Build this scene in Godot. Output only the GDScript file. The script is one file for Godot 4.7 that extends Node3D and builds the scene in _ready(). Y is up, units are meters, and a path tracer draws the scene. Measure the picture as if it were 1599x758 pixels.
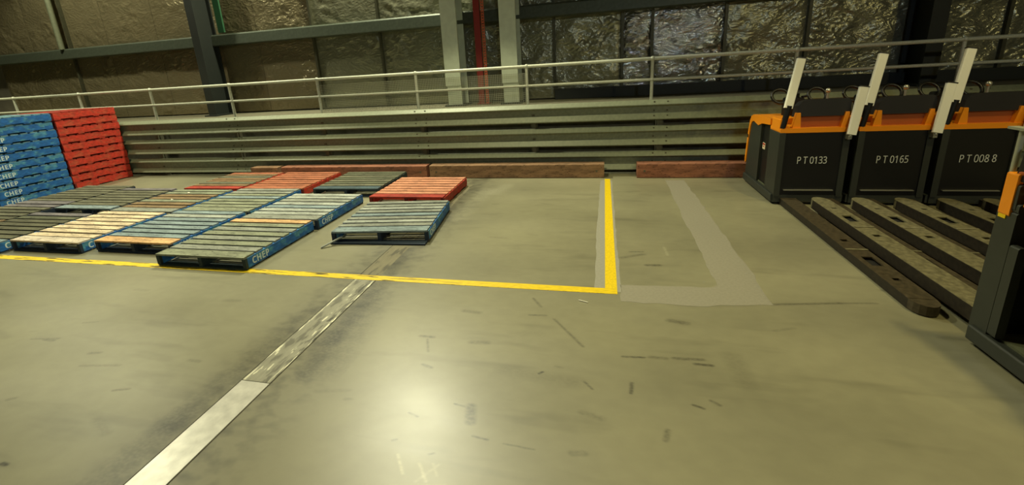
extends Node3D
# A warehouse bay: pallets on a concrete floor, a guardrail and foil-lined wall behind, pallet trucks on the right.
# World: x to the right along the wall, y up, and d = depth towards the wall (z = -d). The camera stands at x 0, d 0.

var rng := RandomNumberGenerator.new()
var used := {}
var M := {}
var T := {}
var boards := {}

func V(x: float, y: float, d: float) -> Vector3:
	return Vector3(x, y, -d)

# ---------------------------------------------------------------- naming
func numbered(n: String) -> String:
	var k: int = used.get(n, 0)
	used[n] = k + 1
	return n if k == 0 else "%s_%03d" % [n, k]

func tag(o: Node, label: String, category: String, group := "") -> void:
	o.set_meta("label", label)
	o.set_meta("category", category)
	if group != "":
		o.set_meta("group", group)

func thing(called: String, at: Vector3, turn := 0.0) -> Node3D:
	var o := Node3D.new()
	o.name = numbered(called)
	add_child(o)
	o.position = at
	o.rotation.y = turn
	return o

func inst(called: String, mesh: Mesh, m: Material, parent: Node, at := Vector3.ZERO, b := Basis.IDENTITY) -> MeshInstance3D:
	var o := MeshInstance3D.new()
	o.name = called if parent != self else numbered(called)
	o.mesh = mesh
	o.material_override = m
	parent.add_child(o, true)
	o.transform = Transform3D(b, at)
	return o

func S() -> SurfaceTool:
	var st := SurfaceTool.new()
	st.begin(Mesh.PRIMITIVE_TRIANGLES)
	return st

func obj(called: String, st: SurfaceTool, m: Material, parent: Node) -> MeshInstance3D:
	return inst(called, st.commit(), m, parent)

func struct(o: Node) -> Node:
	o.set_meta("kind", "structure")
	return o

# ---------------------------------------------------------------- shapes
func bx(st: SurfaceTool, c: Vector3, s: Vector3, b := Basis.IDENTITY, uo := Vector2.ZERO) -> void:
	for f in 6:
		var ax := f >> 1
		var sg := 1.0 if f % 2 == 0 else -1.0
		var n := Vector3.ZERO
		n[ax] = sg
		var i := (ax + 1) % 3
		var j := (ax + 2) % 3
		var q: Array[Vector3] = []
		var t: Array[Vector2] = []
		for k in [[-1, -1], [1, -1], [1, 1], [-1, 1]]:
			var p := Vector3.ZERO
			p[ax] = sg * s[ax] * 0.5
			p[i] = k[0] * s[i] * 0.5
			p[j] = k[1] * s[j] * 0.5
			q.append(c + b * p)
			t.append(uo + (Vector2(p[i], p[j]) if s[i] >= s[j] else Vector2(p[j], p[i])))
		var order := [0, 2, 1, 0, 3, 2] if sg > 0 else [0, 1, 2, 0, 2, 3]
		for k in order:
			st.set_normal(b * n)
			st.set_uv(t[k])
			st.add_vertex(q[k])

func tri(st: SurfaceTool, a: Vector3, b: Vector3, c: Vector3, n: Vector3) -> void:
	# wound so that n is the outside
	var w := [a, b, c] if (b - a).cross(c - a).dot(n) < 0 else [a, c, b]
	for p in w:
		st.set_normal(n)
		st.set_uv(Vector2(p.x + p.z, p.y + p.z * 0.5))
		st.add_vertex(p)

# a polygon in the XY plane, drawn out along Z from d0 to d1
func ext(st: SurfaceTool, poly: PackedVector2Array, d0: float, d1: float, xf := Transform3D.IDENTITY) -> void:
	var ids := Geometry2D.triangulate_polygon(poly)
	for k in range(0, ids.size(), 3):
		for e in [[d0, -1.0], [d1, 1.0]]:
			var p: Array[Vector3] = []
			for m in 3:
				var v := poly[ids[k + m]]
				p.append(xf * Vector3(v.x, v.y, e[0]))
			tri(st, p[0], p[1], p[2], (xf.basis * Vector3(0, 0, e[1])).normalized())
	var cw := Geometry2D.is_polygon_clockwise(poly)
	for k in poly.size():
		var a := poly[k]
		var b := poly[(k + 1) % poly.size()]
		var e := (b - a).normalized()
		var n2 := Vector2(e.y, -e.x)
		if cw:
			n2 = -n2
		var n := (xf.basis * Vector3(n2.x, n2.y, 0)).normalized()
		var p0 := xf * Vector3(a.x, a.y, d0)
		var p1 := xf * Vector3(b.x, b.y, d0)
		var p2 := xf * Vector3(b.x, b.y, d1)
		var p3 := xf * Vector3(a.x, a.y, d1)
		tri(st, p0, p1, p2, n)
		tri(st, p0, p2, p3, n)

func rr(w: float, h: float, r: float, n := 4) -> PackedVector2Array:
	var out := PackedVector2Array()
	for q in 4:
		var cx := (w * 0.5 - r) * (1.0 if q == 0 or q == 3 else -1.0)
		var cy := (h * 0.5 - r) * (1.0 if q < 2 else -1.0)
		for k in n + 1:
			var a := q * PI / 2 + k * PI / 2 / n
			out.append(Vector2(cx + r * cos(a), cy + r * sin(a)))
	return out

# a box whose edges along Z are rounded
func rbx(st: SurfaceTool, c: Vector3, s: Vector3, r: float, b := Basis.IDENTITY) -> void:
	ext(st, rr(s.x, s.y, r), -s.z * 0.5, s.z * 0.5, Transform3D(b, c))

func tube(st: SurfaceTool, pts: Array, r: float, sides := 8) -> void:
	var rings := []
	var last := Vector3.UP
	for k in pts.size():
		var a: Vector3 = pts[maxi(k - 1, 0)]
		var b: Vector3 = pts[mini(k + 1, pts.size() - 1)]
		var t := (b - a).normalized()
		var u := last.cross(t)
		if u.length() < 0.05:
			u = Vector3.RIGHT.cross(t)
		if u.length() < 0.05:
			u = Vector3.BACK.cross(t)
		u = u.normalized()
		var w := t.cross(u)
		var ring := []
		for m in sides:
			var an := TAU * m / sides
			ring.append([pts[k] + (u * cos(an) + w * sin(an)) * r, u * cos(an) + w * sin(an)])
		rings.append(ring)
	for k in rings.size() - 1:
		for m in sides:
			var m2 := (m + 1) % sides
			for q in [[k, m], [k + 1, m], [k + 1, m2], [k, m], [k + 1, m2], [k, m2]]:
				st.set_normal(rings[q[0]][q[1]][1])
				st.set_uv(Vector2(float(q[1]) / sides, q[0]))
				st.add_vertex(rings[q[0]][q[1]][0])
	for e in [0, rings.size() - 1]:
		var c: Vector3 = pts[e]
		var n: Vector3 = (pts[0] - pts[1]).normalized() if e == 0 else (pts[-1] - pts[-2]).normalized()
		for m in sides:
			tri(st, c, rings[e][m][0], rings[e][(m + 1) % sides][0], n)

func add_prim(st: SurfaceTool, pm: PrimitiveMesh, xf: Transform3D) -> void:
	var ar := pm.get_mesh_arrays()
	var vs: PackedVector3Array = ar[Mesh.ARRAY_VERTEX]
	var ns: PackedVector3Array = ar[Mesh.ARRAY_NORMAL]
	var us: PackedVector2Array = ar[Mesh.ARRAY_TEX_UV]
	for i in ar[Mesh.ARRAY_INDEX]:
		st.set_normal((xf.basis * ns[i]).normalized())
		st.set_uv(us[i])
		st.add_vertex(xf * vs[i])

func ball(st: SurfaceTool, c: Vector3, r: float) -> void:
	var sm := SphereMesh.new()
	sm.radius = r
	sm.height = 2 * r
	sm.radial_segments = 12
	sm.rings = 6
	add_prim(st, sm, Transform3D(Basis.IDENTITY, c))

func cyl(st: SurfaceTool, c: Vector3, r: float, h: float, b := Basis.IDENTITY, seg := 16) -> void:
	var cm := CylinderMesh.new()
	cm.top_radius = r
	cm.bottom_radius = r
	cm.height = h
	cm.radial_segments = seg
	cm.rings = 1
	add_prim(st, cm, Transform3D(b, c))

func lathe(st: SurfaceTool, prof: Array, seg := 24) -> void:
	for k in prof.size() - 1:
		var a: Vector2 = prof[k]
		var b: Vector2 = prof[k + 1]
		for m in seg:
			var a0 := TAU * m / seg
			var a1 := TAU * (m + 1) / seg
			var e := b - a
			var p := [Vector3(a.x * cos(a0), a.y, a.x * sin(a0)), Vector3(b.x * cos(a0), b.y, b.x * sin(a0)), Vector3(b.x * cos(a1), b.y, b.x * sin(a1)), Vector3(a.x * cos(a1), a.y, a.x * sin(a1))]
			var am := (a0 + a1) * 0.5
			var n := Vector3(e.y * cos(am), -e.x, e.y * sin(am)).normalized()
			tri(st, p[0], p[1], p[2], n)
			tri(st, p[0], p[2], p[3], n)

# ---------------------------------------------------------------- textures
func noise(freq: float, oct: int, sd: int, kind := FastNoiseLite.TYPE_SIMPLEX_SMOOTH) -> FastNoiseLite:
	var n := FastNoiseLite.new()
	n.noise_type = kind
	n.frequency = freq
	n.seed = sd
	n.fractal_type = FastNoiseLite.FRACTAL_FBM if oct > 1 else FastNoiseLite.FRACTAL_NONE
	n.fractal_octaves = oct
	return n

func seamless(n: FastNoiseLite, w: int, h: int) -> PackedByteArray:
	var im := n.get_seamless_image(w, h)
	im.convert(Image.FORMAT_L8)
	return im.get_data()

func tex(im: Image) -> ImageTexture:
	return ImageTexture.create_from_image(im)

func grey_tex(n: FastNoiseLite, size: int, lo: float, hi: float) -> ImageTexture:
	var d := seamless(n, size, size)
	for k in d.size():
		d[k] = int(255.0 * lerpf(lo, hi, d[k] / 255.0))
	return tex(Image.create_from_data(size, size, false, Image.FORMAT_L8, d))

func normal_tex(n: FastNoiseLite, size: int, strength: float) -> ImageTexture:
	var im := n.get_seamless_image(size, size)
	im.convert(Image.FORMAT_RGBA8)
	im.bump_map_to_normal_map(strength)
	return tex(im)

# two colours mixed by noise where it passes a threshold, over a slow change in tone
func worn_tex(size: int, a: Color, b: Color, at: float, soft: float, sd: int, stretch := 1.0) -> ImageTexture:
	var n1 := noise(0.018, 5, sd)
	var n2 := noise(0.05, 3, sd + 7)
	var out := PackedByteArray()
	out.resize(size * size * 3)
	for y in size:
		for x in size:
			var v := n1.get_noise_2d(x / stretch, y) * 0.5 + 0.5
			var w := n2.get_noise_2d(x / stretch, y) * 0.5 + 0.5
			var t := smoothstep(at - soft, at + soft, v)
			var c := a.lerp(b, t) * (0.82 + 0.36 * w)
			var k := (y * size + x) * 3
			out[k] = clampi(int(c.r * 255), 0, 255)
			out[k + 1] = clampi(int(c.g * 255), 0, 255)
			out[k + 2] = clampi(int(c.b * 255), 0, 255)
	return tex(Image.create_from_data(size, size, false, Image.FORMAT_RGB8, out))

func wood_tex() -> ImageTexture:
	var w := 512
	var h := 256
	var g1 := noise(0.09, 3, 11)
	var g2 := noise(0.012, 3, 12)
	var g3 := noise(0.05, 2, 14)
	var out := PackedByteArray()
	out.resize(w * h)
	for y in h:
		for x in w:
			var f := g1.get_noise_2d(x * 0.035, y * 1.3) * 0.30
			var s := g2.get_noise_2d(x * 0.5, y) * 0.28
			var p := g3.get_noise_2d(x * 0.4, y)
			var v := 0.88 + f * 0.6 + s * 0.7
			if p > 0.38:
				v -= (p - 0.38) * 1.2
			out[y * w + x] = clampi(int(v * 255), 30, 255)
	return tex(Image.create_from_data(w, h, false, Image.FORMAT_L8, out))

# concrete over x -11..6, d 0.6..7.7 with stains, scuffs and scrapes
const FX0 := -11.0
const FW := 17.0
const FD0 := 0.6
const FD := 7.1
const TW := 2048
const TH := 1280

func stroke(px: PackedByteArray, s: Array) -> void:
	var sx := TW / FW
	var sy := TH / FD
	var a := Vector2((s[0] - FX0) * sx, (s[1] - FD0) * sy)
	var b := Vector2((s[2] - FX0) * sx, (s[3] - FD0) * sy)
	var r: float = maxf(s[4] * sy, 0.9)
	var lo := Vector2(minf(a.x, b.x), minf(a.y, b.y)) - Vector2(r + 1, r + 1)
	var hi := Vector2(maxf(a.x, b.x), maxf(a.y, b.y)) + Vector2(r + 1, r + 1)
	var e := b - a
	var nn := noise(0.25, 2, 31)
	for y in range(maxi(0, int(lo.y)), mini(TH - 1, int(hi.y) + 1)):
		for x in range(maxi(0, int(lo.x)), mini(TW - 1, int(hi.x) + 1)):
			var p := Vector2(x, y)
			var t := clampf((p - a).dot(e) / maxf(e.length_squared(), 0.01), 0, 1)
			var d := p.distance_to(a + e * t) / r
			var k: float = 0.62 * s[4 + 1] * clampf(1.4 - d, 0, 1) * (0.75 + 0.6 * nn.get_noise_2d(x, y))
			var at := (y * TW + x) * 3
			for c in 3:
				var v := float(px[at + c])
				px[at + c] = clampi(int(v * (1 - k)) if k > 0 else int(v - k * 130), 0, 255)

func floor_tex() -> ImageTexture:
	var n1 := noise(0.0035, 4, 3).get_image(TW, TH)
	var n2 := noise(0.05, 3, 4).get_image(TW, TH)
	var n3 := noise(0.02, 4, 5).get_image(TW / 4, TH)   # streaks drawn out along x
	n3.resize(TW, TH, Image.INTERPOLATE_BILINEAR)
	for im in [n1, n2, n3]:
		im.convert(Image.FORMAT_L8)
	var a := n1.get_data()
	var b := n2.get_data()
	var c := n3.get_data()
	var out := PackedByteArray()
	out.resize(TW * TH * 3)
	var sx := FW / TW
	var sy := FD / TH
	for y in TH:
		var d := FD0 + y * sy
		for x in TW:
			var k := y * TW + x
			var v := 0.87 + a[k] * 0.00075 + b[k] * 0.00022
			if c[k] > 165:
				v -= (c[k] - 165) * 0.0014
			var wx := FX0 + x * sx
			# the dirty lane along the steel joint
			var l := wx + 2.18
			if l > -0.6 and l < 0.75:
				var lane := smoothstep(0.75, 0.1, l) * smoothstep(-0.6, -0.12, l)
				v -= lane * (0.07 + 0.0018 * maxf(0, b[k] - 100.0) + 0.0009 * maxf(0, a[k] - 110.0))
				if d > 3.6 and l > 0.0 and l < 0.35:  # shade beside the loose pallets, painted over the dirt
					v -= 0.10 * smoothstep(0.35, 0.2, l) * smoothstep(3.5, 3.8, d)
			var i := k * 3
			out[i] = clampi(int(v * 137), 0, 255)
			out[i + 1] = clampi(int(v * 134), 0, 255)
			out[i + 2] = clampi(int(v * 109), 0, 255)
	var marks := [[-0.73, 2.04, -0.7, 1.92, 0.02, 0.6], [-0.83, 2.04, -0.77, 2.03, 0.006, 0.7], [-1.07, 1.93, -1.01, 1.91, 0.006, 0.6], [-0.66, 1.83, -0.58, 1.82, 0.006, 0.7], [-0.49, 1.81, -0.33, 1.8, 0.005, 0.45], [-1.29, 2.66, -1.2, 2.66, 0.014, 0.5], [-1.23, 2.63, -1.17, 2.49, 0.006, 0.4], [-1.15, 2.35, -1.09, 2.33, 0.012, 0.5],
		[-0.55, 3.31, -0.47, 3.18, 0.008, 0.4], [-0.35, 3.02, -0.12, 2.7, 0.008, 0.35], [-1.07, 3.04, -0.95, 3.03, 0.02, 0.3], [-0.89, 2.64, -0.79, 2.65, 0.022, 0.3], [-0.54, 3.05, -0.42, 3.06, 0.01, 0.45], [0.14, 2.63, 0.27, 2.64, 0.009, 0.55], [0.46, 2.66, 0.63, 2.67, 0.014, 0.4], [0.58, 2.62, 0.67, 2.62, 0.012, 0.6], [0.32, 2.65, 0.4, 2.65, 0.016, 0.3],
		[0.18, 2.38, 0.17, 2.29, 0.008, 0.6], [-0.1, 2.35, -0.05, 2.29, 0.006, 0.5], [-0.38, 2.38, -0.36, 2.4, 0.006, 0.9], [0.5, 2.25, 0.55, 2.23, 0.007, 0.7], [0.6, 2.3, 0.64, 2.27, 0.008, 0.4], [0.34, 2.04, 0.32, 1.97, 0.01, 0.4], [-0.85, 1.68, -0.83, 1.69, 0.005, 0.8], [-1.08, 1.73, -1.06, 1.74, 0.005, 0.7], [0.5, 3.11, 0.59, 3.09, 0.025, 0.4], [-0.14, 1.81, -0.08, 1.82, 0.016, 0.25],
		[-0.59, 2.38, -0.17, 2.33, 0.05, 0.1], [0.82, 2.74, 0.83, 2.46, 0.04, 0.12], [-1.01, 1.65, -0.94, 1.55, 0.006, -0.5], [-0.88, 1.62, -0.81, 1.53, 0.006, -0.5], [-0.81, 1.63, -0.77, 1.57, 0.005, -0.4], [-0.86, 1.52, -0.78, 1.63, 0.005, -0.3],
		[-4.32, 2.18, -4.23, 2.18, 0.014, 0.4], [-3.72, 2.09, -3.65, 2.11, 0.014, 0.35], [-3.62, 1.96, -3.33, 2.01, 0.012, 0.25], [-3.09, 1.79, -3.0, 1.82, 0.01, 0.4], [-3.11, 1.22, -3.08, 1.22, 0.012, 0.8], [-3.73, 1.6, -3.7, 1.62, 0.012, 0.3], [-2.85, 2.14, -2.77, 2.14, 0.014, 0.25], [-4.45, 2.17, -4.22, 2.21, 0.012, 0.25], [-4.27, 2.43, -4.16, 2.46, 0.012, 0.2],
		[1.27, 3.44, 1.75, 3.52, 0.015, 0.4], [1.75, 3.52, 2.0, 3.55, 0.012, 0.3], [0.2, 4.2, 0.4, 4.3, 0.02, 0.3], [0.42, 4.05, 0.52, 4.06, 0.02, 0.5], [0.28, 4.35, 0.4, 4.36, 0.01, 0.5], [0.62, 4.5, 0.63, 4.3, 0.01, -0.25], [-2.36, 2.9, -2.42, 1.6, 0.06, 0.24], [-2.41, 1.7, -2.43, 0.9, 0.07, 0.27],
		[-2.0, 3.4, -1.95, 2.5, 0.06, 0.35], [-1.98, 2.6, -1.9, 2.1, 0.05, 0.3], [-1.93, 3.2, -1.8, 2.2, 0.1, 0.2], [-2.12, 4.2, -2.0, 3.6, 0.05, 0.4], [-1.85, 5.2, -1.75, 6.6, 0.1, -0.2], [-1.6, 6.4, -1.5, 6.9, 0.08, -0.2], [-2.35, 3.55, -2.2, 6.9, 0.03, 0.1]]
	for m in marks:
		stroke(out, m)
	rng.seed = 99
	for k in 70:
		var p := Vector2(rng.randf_range(-6, 2.2), rng.randf_range(1.1, 6.8))
		var an := rng.randf_range(-0.4, 0.4)
		var ln := rng.randf_range(0.02, 0.25)
		stroke(out, [p.x, p.y, p.x + ln * cos(an), p.y + ln * sin(an), rng.randf_range(0.008, 0.03), rng.randf_range(0.05, 0.22)])
	return tex(Image.create_from_data(TW, TH, false, Image.FORMAT_RGB8, out))

func line_tex(wear_left: bool, sd: int) -> ImageTexture:
	var w := 1024
	var h := 32
	var n := noise(0.035, 4, sd)
	var n2 := noise(0.12, 2, sd + 1)
	var out := PackedByteArray()
	out.resize(w * h * 3)
	for y in h:
		for x in w:
			var far := 1.0 - float(x) / w
			var v := n.get_noise_2d(x * 0.55, y * 1.6) * 0.5 + 0.5
			var g := n2.get_noise_2d(x, y)
			var t := smoothstep(0.60, 0.67, v) if wear_left else 0.0
			t *= smoothstep(0.08, 0.26, far)
			var c := Color(0.95, 0.82, 0.03) * (0.95 + 0.08 * g)
			if wear_left:
				c = c.lerp(Color(0.92, 0.78, 0.25), 0.6 * far)
			c = c.lerp(Color(0.26, 0.23, 0.12), t * 0.85)
			var k := (y * w + x) * 3
			out[k] = clampi(int(c.r * 255), 0, 255)
			out[k + 1] = clampi(int(c.g * 255), 0, 255)
			out[k + 2] = clampi(int(c.b * 255), 0, 255)
	return tex(Image.create_from_data(w, h, false, Image.FORMAT_RGB8, out))

# a scuffed steel plate: mottled grey, scraped bright along both edges
func plate_tex(edge: float, sd: int) -> ImageTexture:
	var w := 512
	var h := 96
	var n := noise(0.03, 4, sd)
	var n2 := noise(0.09, 3, sd + 1)
	var out := PackedByteArray()
	out.resize(w * h * 3)
	for y in h:
		var e := absf(y / (h - 1.0) - 0.5) * 2.0
		for x in w:
			var a := n.get_noise_2d(x * 0.35, y * 0.8)
			var b := n2.get_noise_2d(x * 0.14, y * 1.0)
			var v := (0.60 if edge > 0.5 else 0.66) + 0.07 * a + 0.025 * b
			v += edge * 0.36 * smoothstep(0.74, 0.92, e) * smoothstep(-0.1, 0.2, b)
			v += edge * 0.25 * smoothstep(0.50, 0.58, a + 0.35 * b)
			v -= edge * 0.16 * smoothstep(0.1, 0.35, n2.get_noise_2d(x * 0.2 + 300.0, y * 0.6)) * smoothstep(0.3, 0.9, y / (h - 1.0))
			v -= (0.16 if edge < 0.5 else 0.10) * smoothstep(0.12, 0.4, -a)
			var k := (y * w + x) * 3
			out[k] = clampi(int(v * 255), 0, 255)
			out[k + 1] = clampi(int(v * 252), 0, 255)
			out[k + 2] = clampi(int(v * 232), 0, 255)
	return tex(Image.create_from_data(w, h, false, Image.FORMAT_RGB8, out))

# ---------------------------------------------------------------- materials
func mat(key: String, col: Color, rough := 0.7, metal := 0.0, t: Texture2D = null, tile := 1.0) -> StandardMaterial3D:
	var m := StandardMaterial3D.new()
	m.resource_name = key
	m.albedo_color = col
	m.roughness = rough
	m.metallic = metal
	if t:
		m.albedo_texture = t
		m.uv1_triplanar = true
		m.uv1_world_triplanar = true
		m.uv1_scale = Vector3.ONE * tile
	M[key] = m
	return m

func c8(r: float, g: float, b: float) -> Color:
	return Color(r / 255.0, g / 255.0, b / 255.0)

func wood(key: String, col: Color, rough := 0.85) -> StandardMaterial3D:
	var m := mat(key, col, rough)
	m.albedo_texture = T.wood
	m.uv1_scale = Vector3(1.0, 3.0, 1)
	return m

func make_materials() -> void:
	T.wood = wood_tex()
	T.grunge = grey_tex(noise(0.02, 5, 21), 512, 0.86, 1.0)
	T.soft = grey_tex(noise(0.03, 4, 23), 256, 0.94, 1.0)
	T.dirty = grey_tex(noise(0.02, 5, 22), 512, 0.62, 1.0)
	T.blue = worn_tex(256, c8(34, 100, 172), c8(84, 146, 172), 0.62, 0.12, 40, 2.0)
	T.red = worn_tex(256, c8(196, 56, 38), c8(184, 76, 52), 0.62, 0.12, 50, 2.0)
	var rn := noise(0.014, 5, 61)
	rn.fractal_type = FastNoiseLite.FRACTAL_RIDGED
	T.crumple = normal_tex(rn, 512, 10.0)
	T.fine = normal_tex(noise(0.08, 4, 62), 512, 3.0)
	mat("blue_paint", Color.WHITE, 0.6, 0.0, T.blue, 1.6)
	mat("red_paint", Color.WHITE, 0.62, 0.0, T.red, 1.6)
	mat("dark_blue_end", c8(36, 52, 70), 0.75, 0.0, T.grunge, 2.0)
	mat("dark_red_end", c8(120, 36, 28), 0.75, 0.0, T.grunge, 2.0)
	mat("dark_green_end", c8(40, 58, 58), 0.75, 0.0, T.grunge, 2.0)
	mat("stencil_white", c8(205, 222, 222), 0.7)
	mat("stencil_pale_red", c8(214, 130, 104), 0.7)
	for k in [["wood_grey", 160, 166, 154], ["wood_grey_green", 154, 161, 135], ["wood_blue_grey", 150, 170, 174], ["wood_pale", 186, 194, 184], ["wood_olive", 104, 104, 80], ["wood_dark", 104, 108, 84], ["wood_cream", 246, 226, 190], ["wood_cream_white", 240, 226, 204],
			["wood_moss", 122, 122, 98], ["wood_teal", 74, 96, 104], ["wood_tan", 243, 197, 140], ["wood_brown", 152, 128, 92], ["wood_salmon", 236, 164, 126], ["wood_orange", 192, 118, 82], ["wood_red", 184, 62, 44], ["wood_purple_grey", 134, 130, 132], ["wood_under", 112, 102, 80], ["wood_blue_edge", 128, 174, 188], ["wood_red_olive", 150, 122, 86]]:
		wood(k[0], c8(k[1] * 0.94, k[2] * 0.93, k[3] * 0.93))
	wood("sleeper", c8(158, 104, 78), 0.9)
	wood("sleeper_brown", c8(152, 118, 86), 0.9)
	mat("galvanised", c8(134, 140, 114), 0.5, 0.1, T.grunge, 1.3)
	mat("galvanised_post", c8(96, 94, 74), 0.65, 0.2, T.grunge, 1.3)
	mat("rail_steel", c8(212, 216, 196), 0.45, 0.1, T.grunge, 3.0)
	mat("wire", c8(170, 172, 150), 0.55, 0.2)
	mat("column_paint", c8(206, 216, 194), 0.6, 0.0, T.soft, 0.8)
	mat("column_dark", c8(34, 39, 34), 0.6, 0.0, T.soft, 0.8)
	mat("girt", c8(84, 92, 78), 0.5, 0.3, T.grunge, 1.0)
	mat("stud", c8(86, 86, 66), 0.5, 0.3, T.grunge, 1.0)
	mat("concrete_wall", c8(110, 106, 84), 0.85, 0.0, T.grunge, 0.6)
	mat("plain_wall", c8(110, 106, 90), 0.8, 0.0, T.grunge, 0.3)
	mat("roof_sheet", c8(140, 138, 122), 0.7, 0.0, T.grunge, 0.3)
	mat("rack_red", c8(136, 40, 34), 0.55)
	mat("rack_orange", c8(196, 92, 60), 0.55)
	for k in [["foil_dull", 140, 130, 100, 0.30, 0.5, 0.55], ["foil_mid", 154, 154, 128, 0.26, 0.55, 0.42], ["foil_bright", 170, 172, 166, 0.13, 0.9, 0.55]]:
		var f := mat(k[0], c8(k[1], k[2], k[3]), k[4], k[5])
		f.normal_enabled = true
		f.normal_texture = T.crumple
		f.normal_scale = k[6]
		f.uv1_scale = Vector3(0.65, 1.15, 1)
	mat("truck_black", c8(19, 20, 20), 0.42, 0.0, T.soft, 1.2)
	mat("truck_charcoal", c8(50, 54, 48), 0.5, 0.0, T.soft, 1.2)
	mat("truck_orange", c8(246, 150, 20), 0.4)
	mat("truck_orange_inner", c8(170, 88, 30), 0.55)
	mat("vinyl_black", c8(15, 13, 14), 0.6)
	mat("fork_steel", c8(150, 144, 112), 0.5, 0.2, T.dirty, 1.6)
	mat("fork_low_shaded", c8(92, 82, 62), 0.5, 0.2, T.dirty, 1.6)  # low forks darkened: the shade between the forks is in this colour
	mat("fork_side_shaded", c8(50, 43, 32), 0.6, 0.1, T.dirty, 1.6)  # dark side paint and dirt, deepened to carry the shade on the sides
	mat("fork_worn", c8(176, 170, 140), 0.42, 0.3, T.dirty, 1.6)
	mat("bright_steel", c8(200, 200, 186), 0.3, 0.7)
	mat("paddle_white", c8(246, 246, 232), 0.6)
	mat("text_white", c8(206, 210, 204), 0.7)
	mat("label_cream", c8(222, 210, 176), 0.6)
	mat("label_red", c8(176, 40, 30), 0.6)
	mat("mat_green", c8(92, 96, 70), 0.9, 0.0, T.grunge, 3.0)
	mat("slot_dark", c8(16, 15, 13), 0.8)
	mat("litter_white", c8(235, 232, 215), 0.6)
	mat("cable_black", c8(14, 14, 14), 0.4)
	mat("lamp_shade", c8(170, 172, 170), 0.35, 0.6)
	var glow := mat("lamp_glow", Color(1, 0.97, 0.85), 0.5)
	glow.emission_enabled = true
	glow.emission = Color(1, 0.96, 0.8)
	glow.emission_energy_multiplier = 4.0
	var fl := mat("concrete_floor", Color.WHITE, 0.44)
	fl.albedo_texture = floor_tex()
	fl.roughness_texture = grey_tex(noise(0.012, 5, 77), 512, 0.72, 1.0)
	fl.roughness_texture_channel = BaseMaterial3D.TEXTURE_CHANNEL_GRAYSCALE
	fl.metallic_specular = 0.64
	var y1 := mat("yellow_line_worn", Color.WHITE, 0.5)
	y1.albedo_texture = line_tex(true, 71)
	var y2 := mat("yellow_line", Color.WHITE, 0.5)
	y2.albedo_texture = line_tex(false, 72)
	mat("patch_paint", c8(146, 142, 126), 0.6, 0.0, T.soft, 4.0)
	mat("patch_light", c8(154, 152, 138), 0.6, 0.0, T.soft, 4.0)
	mat("plate_bright", c8(236, 234, 224), 0.33, 0.5, T.grunge, 0.9)
	var pw := mat("plate_worn", c8(240, 240, 232), 0.42, 0.3)
	pw.albedo_texture = plate_tex(1.0, 91)
	pw.uv1_scale = Vector3(0.7, 4.7, 1)
	pw.uv1_offset = Vector3(0, 0.5, 0)
	var ps := mat("concrete_stained", c8(172, 166, 140), 0.6, 0.0)
	ps.albedo_texture = plate_tex(0.0, 92)
	ps.uv1_scale = Vector3(0.6, 4.7, 1)
	ps.uv1_offset = Vector3(0, 0.5, 0)
	mat("joint_dark", c8(58, 54, 42), 0.8)

# ---------------------------------------------------------------- lamps
func lamp(x: float, y: float, d: float, energy: float, cone: float, edge: float, col: Color, label: String) -> void:
	var o := thing("high_bay_lamp", V(x, y, d))
	tag(o, label, "lamp", "")
	var st := S()
	lathe(st, [Vector2(0.06, 0.42), Vector2(0.12, 0.36), Vector2(0.2, 0.16), Vector2(0.27, 0.0), Vector2(0.255, 0.0), Vector2(0.19, 0.15), Vector2(0.1, 0.33)])
	obj("reflector", st, M.lamp_shade, o)
	st = S()
	cyl(st, Vector3(0, 0.5, 0), 0.08, 0.2)
	bx(st, Vector3(0, 0.60 + (8.9 - y - 0.6) / 2, 0), Vector3(0.02, 8.9 - y - 0.6, 0.02))
	obj("gear_box", st, M.lamp_shade, o)
	st = S()
	cyl(st, Vector3(0, 0.06, 0), 0.2, 0.02, Basis.IDENTITY, 24)
	obj("diffuser", st, M.lamp_glow, o)
	var l := SpotLight3D.new()
	l.name = "lamp_light"
	l.position = Vector3(0, -0.02, 0)
	l.rotation.x = -PI / 2
	l.light_color = col
	l.light_energy = energy
	l.light_size = 0.22
	l.spot_range = 40
	l.spot_attenuation = 2
	l.spot_angle = cone
	l.spot_angle_attenuation = edge
	l.shadow_enabled = true
	o.add_child(l)

# ---------------------------------------------------------------- pallets
func board_mesh(s: Vector3, variant: int) -> Mesh:
	var key := "%.3f %.3f %.3f %d" % [s.x, s.y, s.z, variant]
	if not boards.has(key):
		var st := S()
		var r := RandomNumberGenerator.new()
		r.seed = variant * 97 + 5
		bx(st, Vector3.ZERO, s, Basis.IDENTITY, Vector2(r.randf() * 3, r.randf() * 3))
		boards[key] = st.commit()
	return boards[key]

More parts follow.
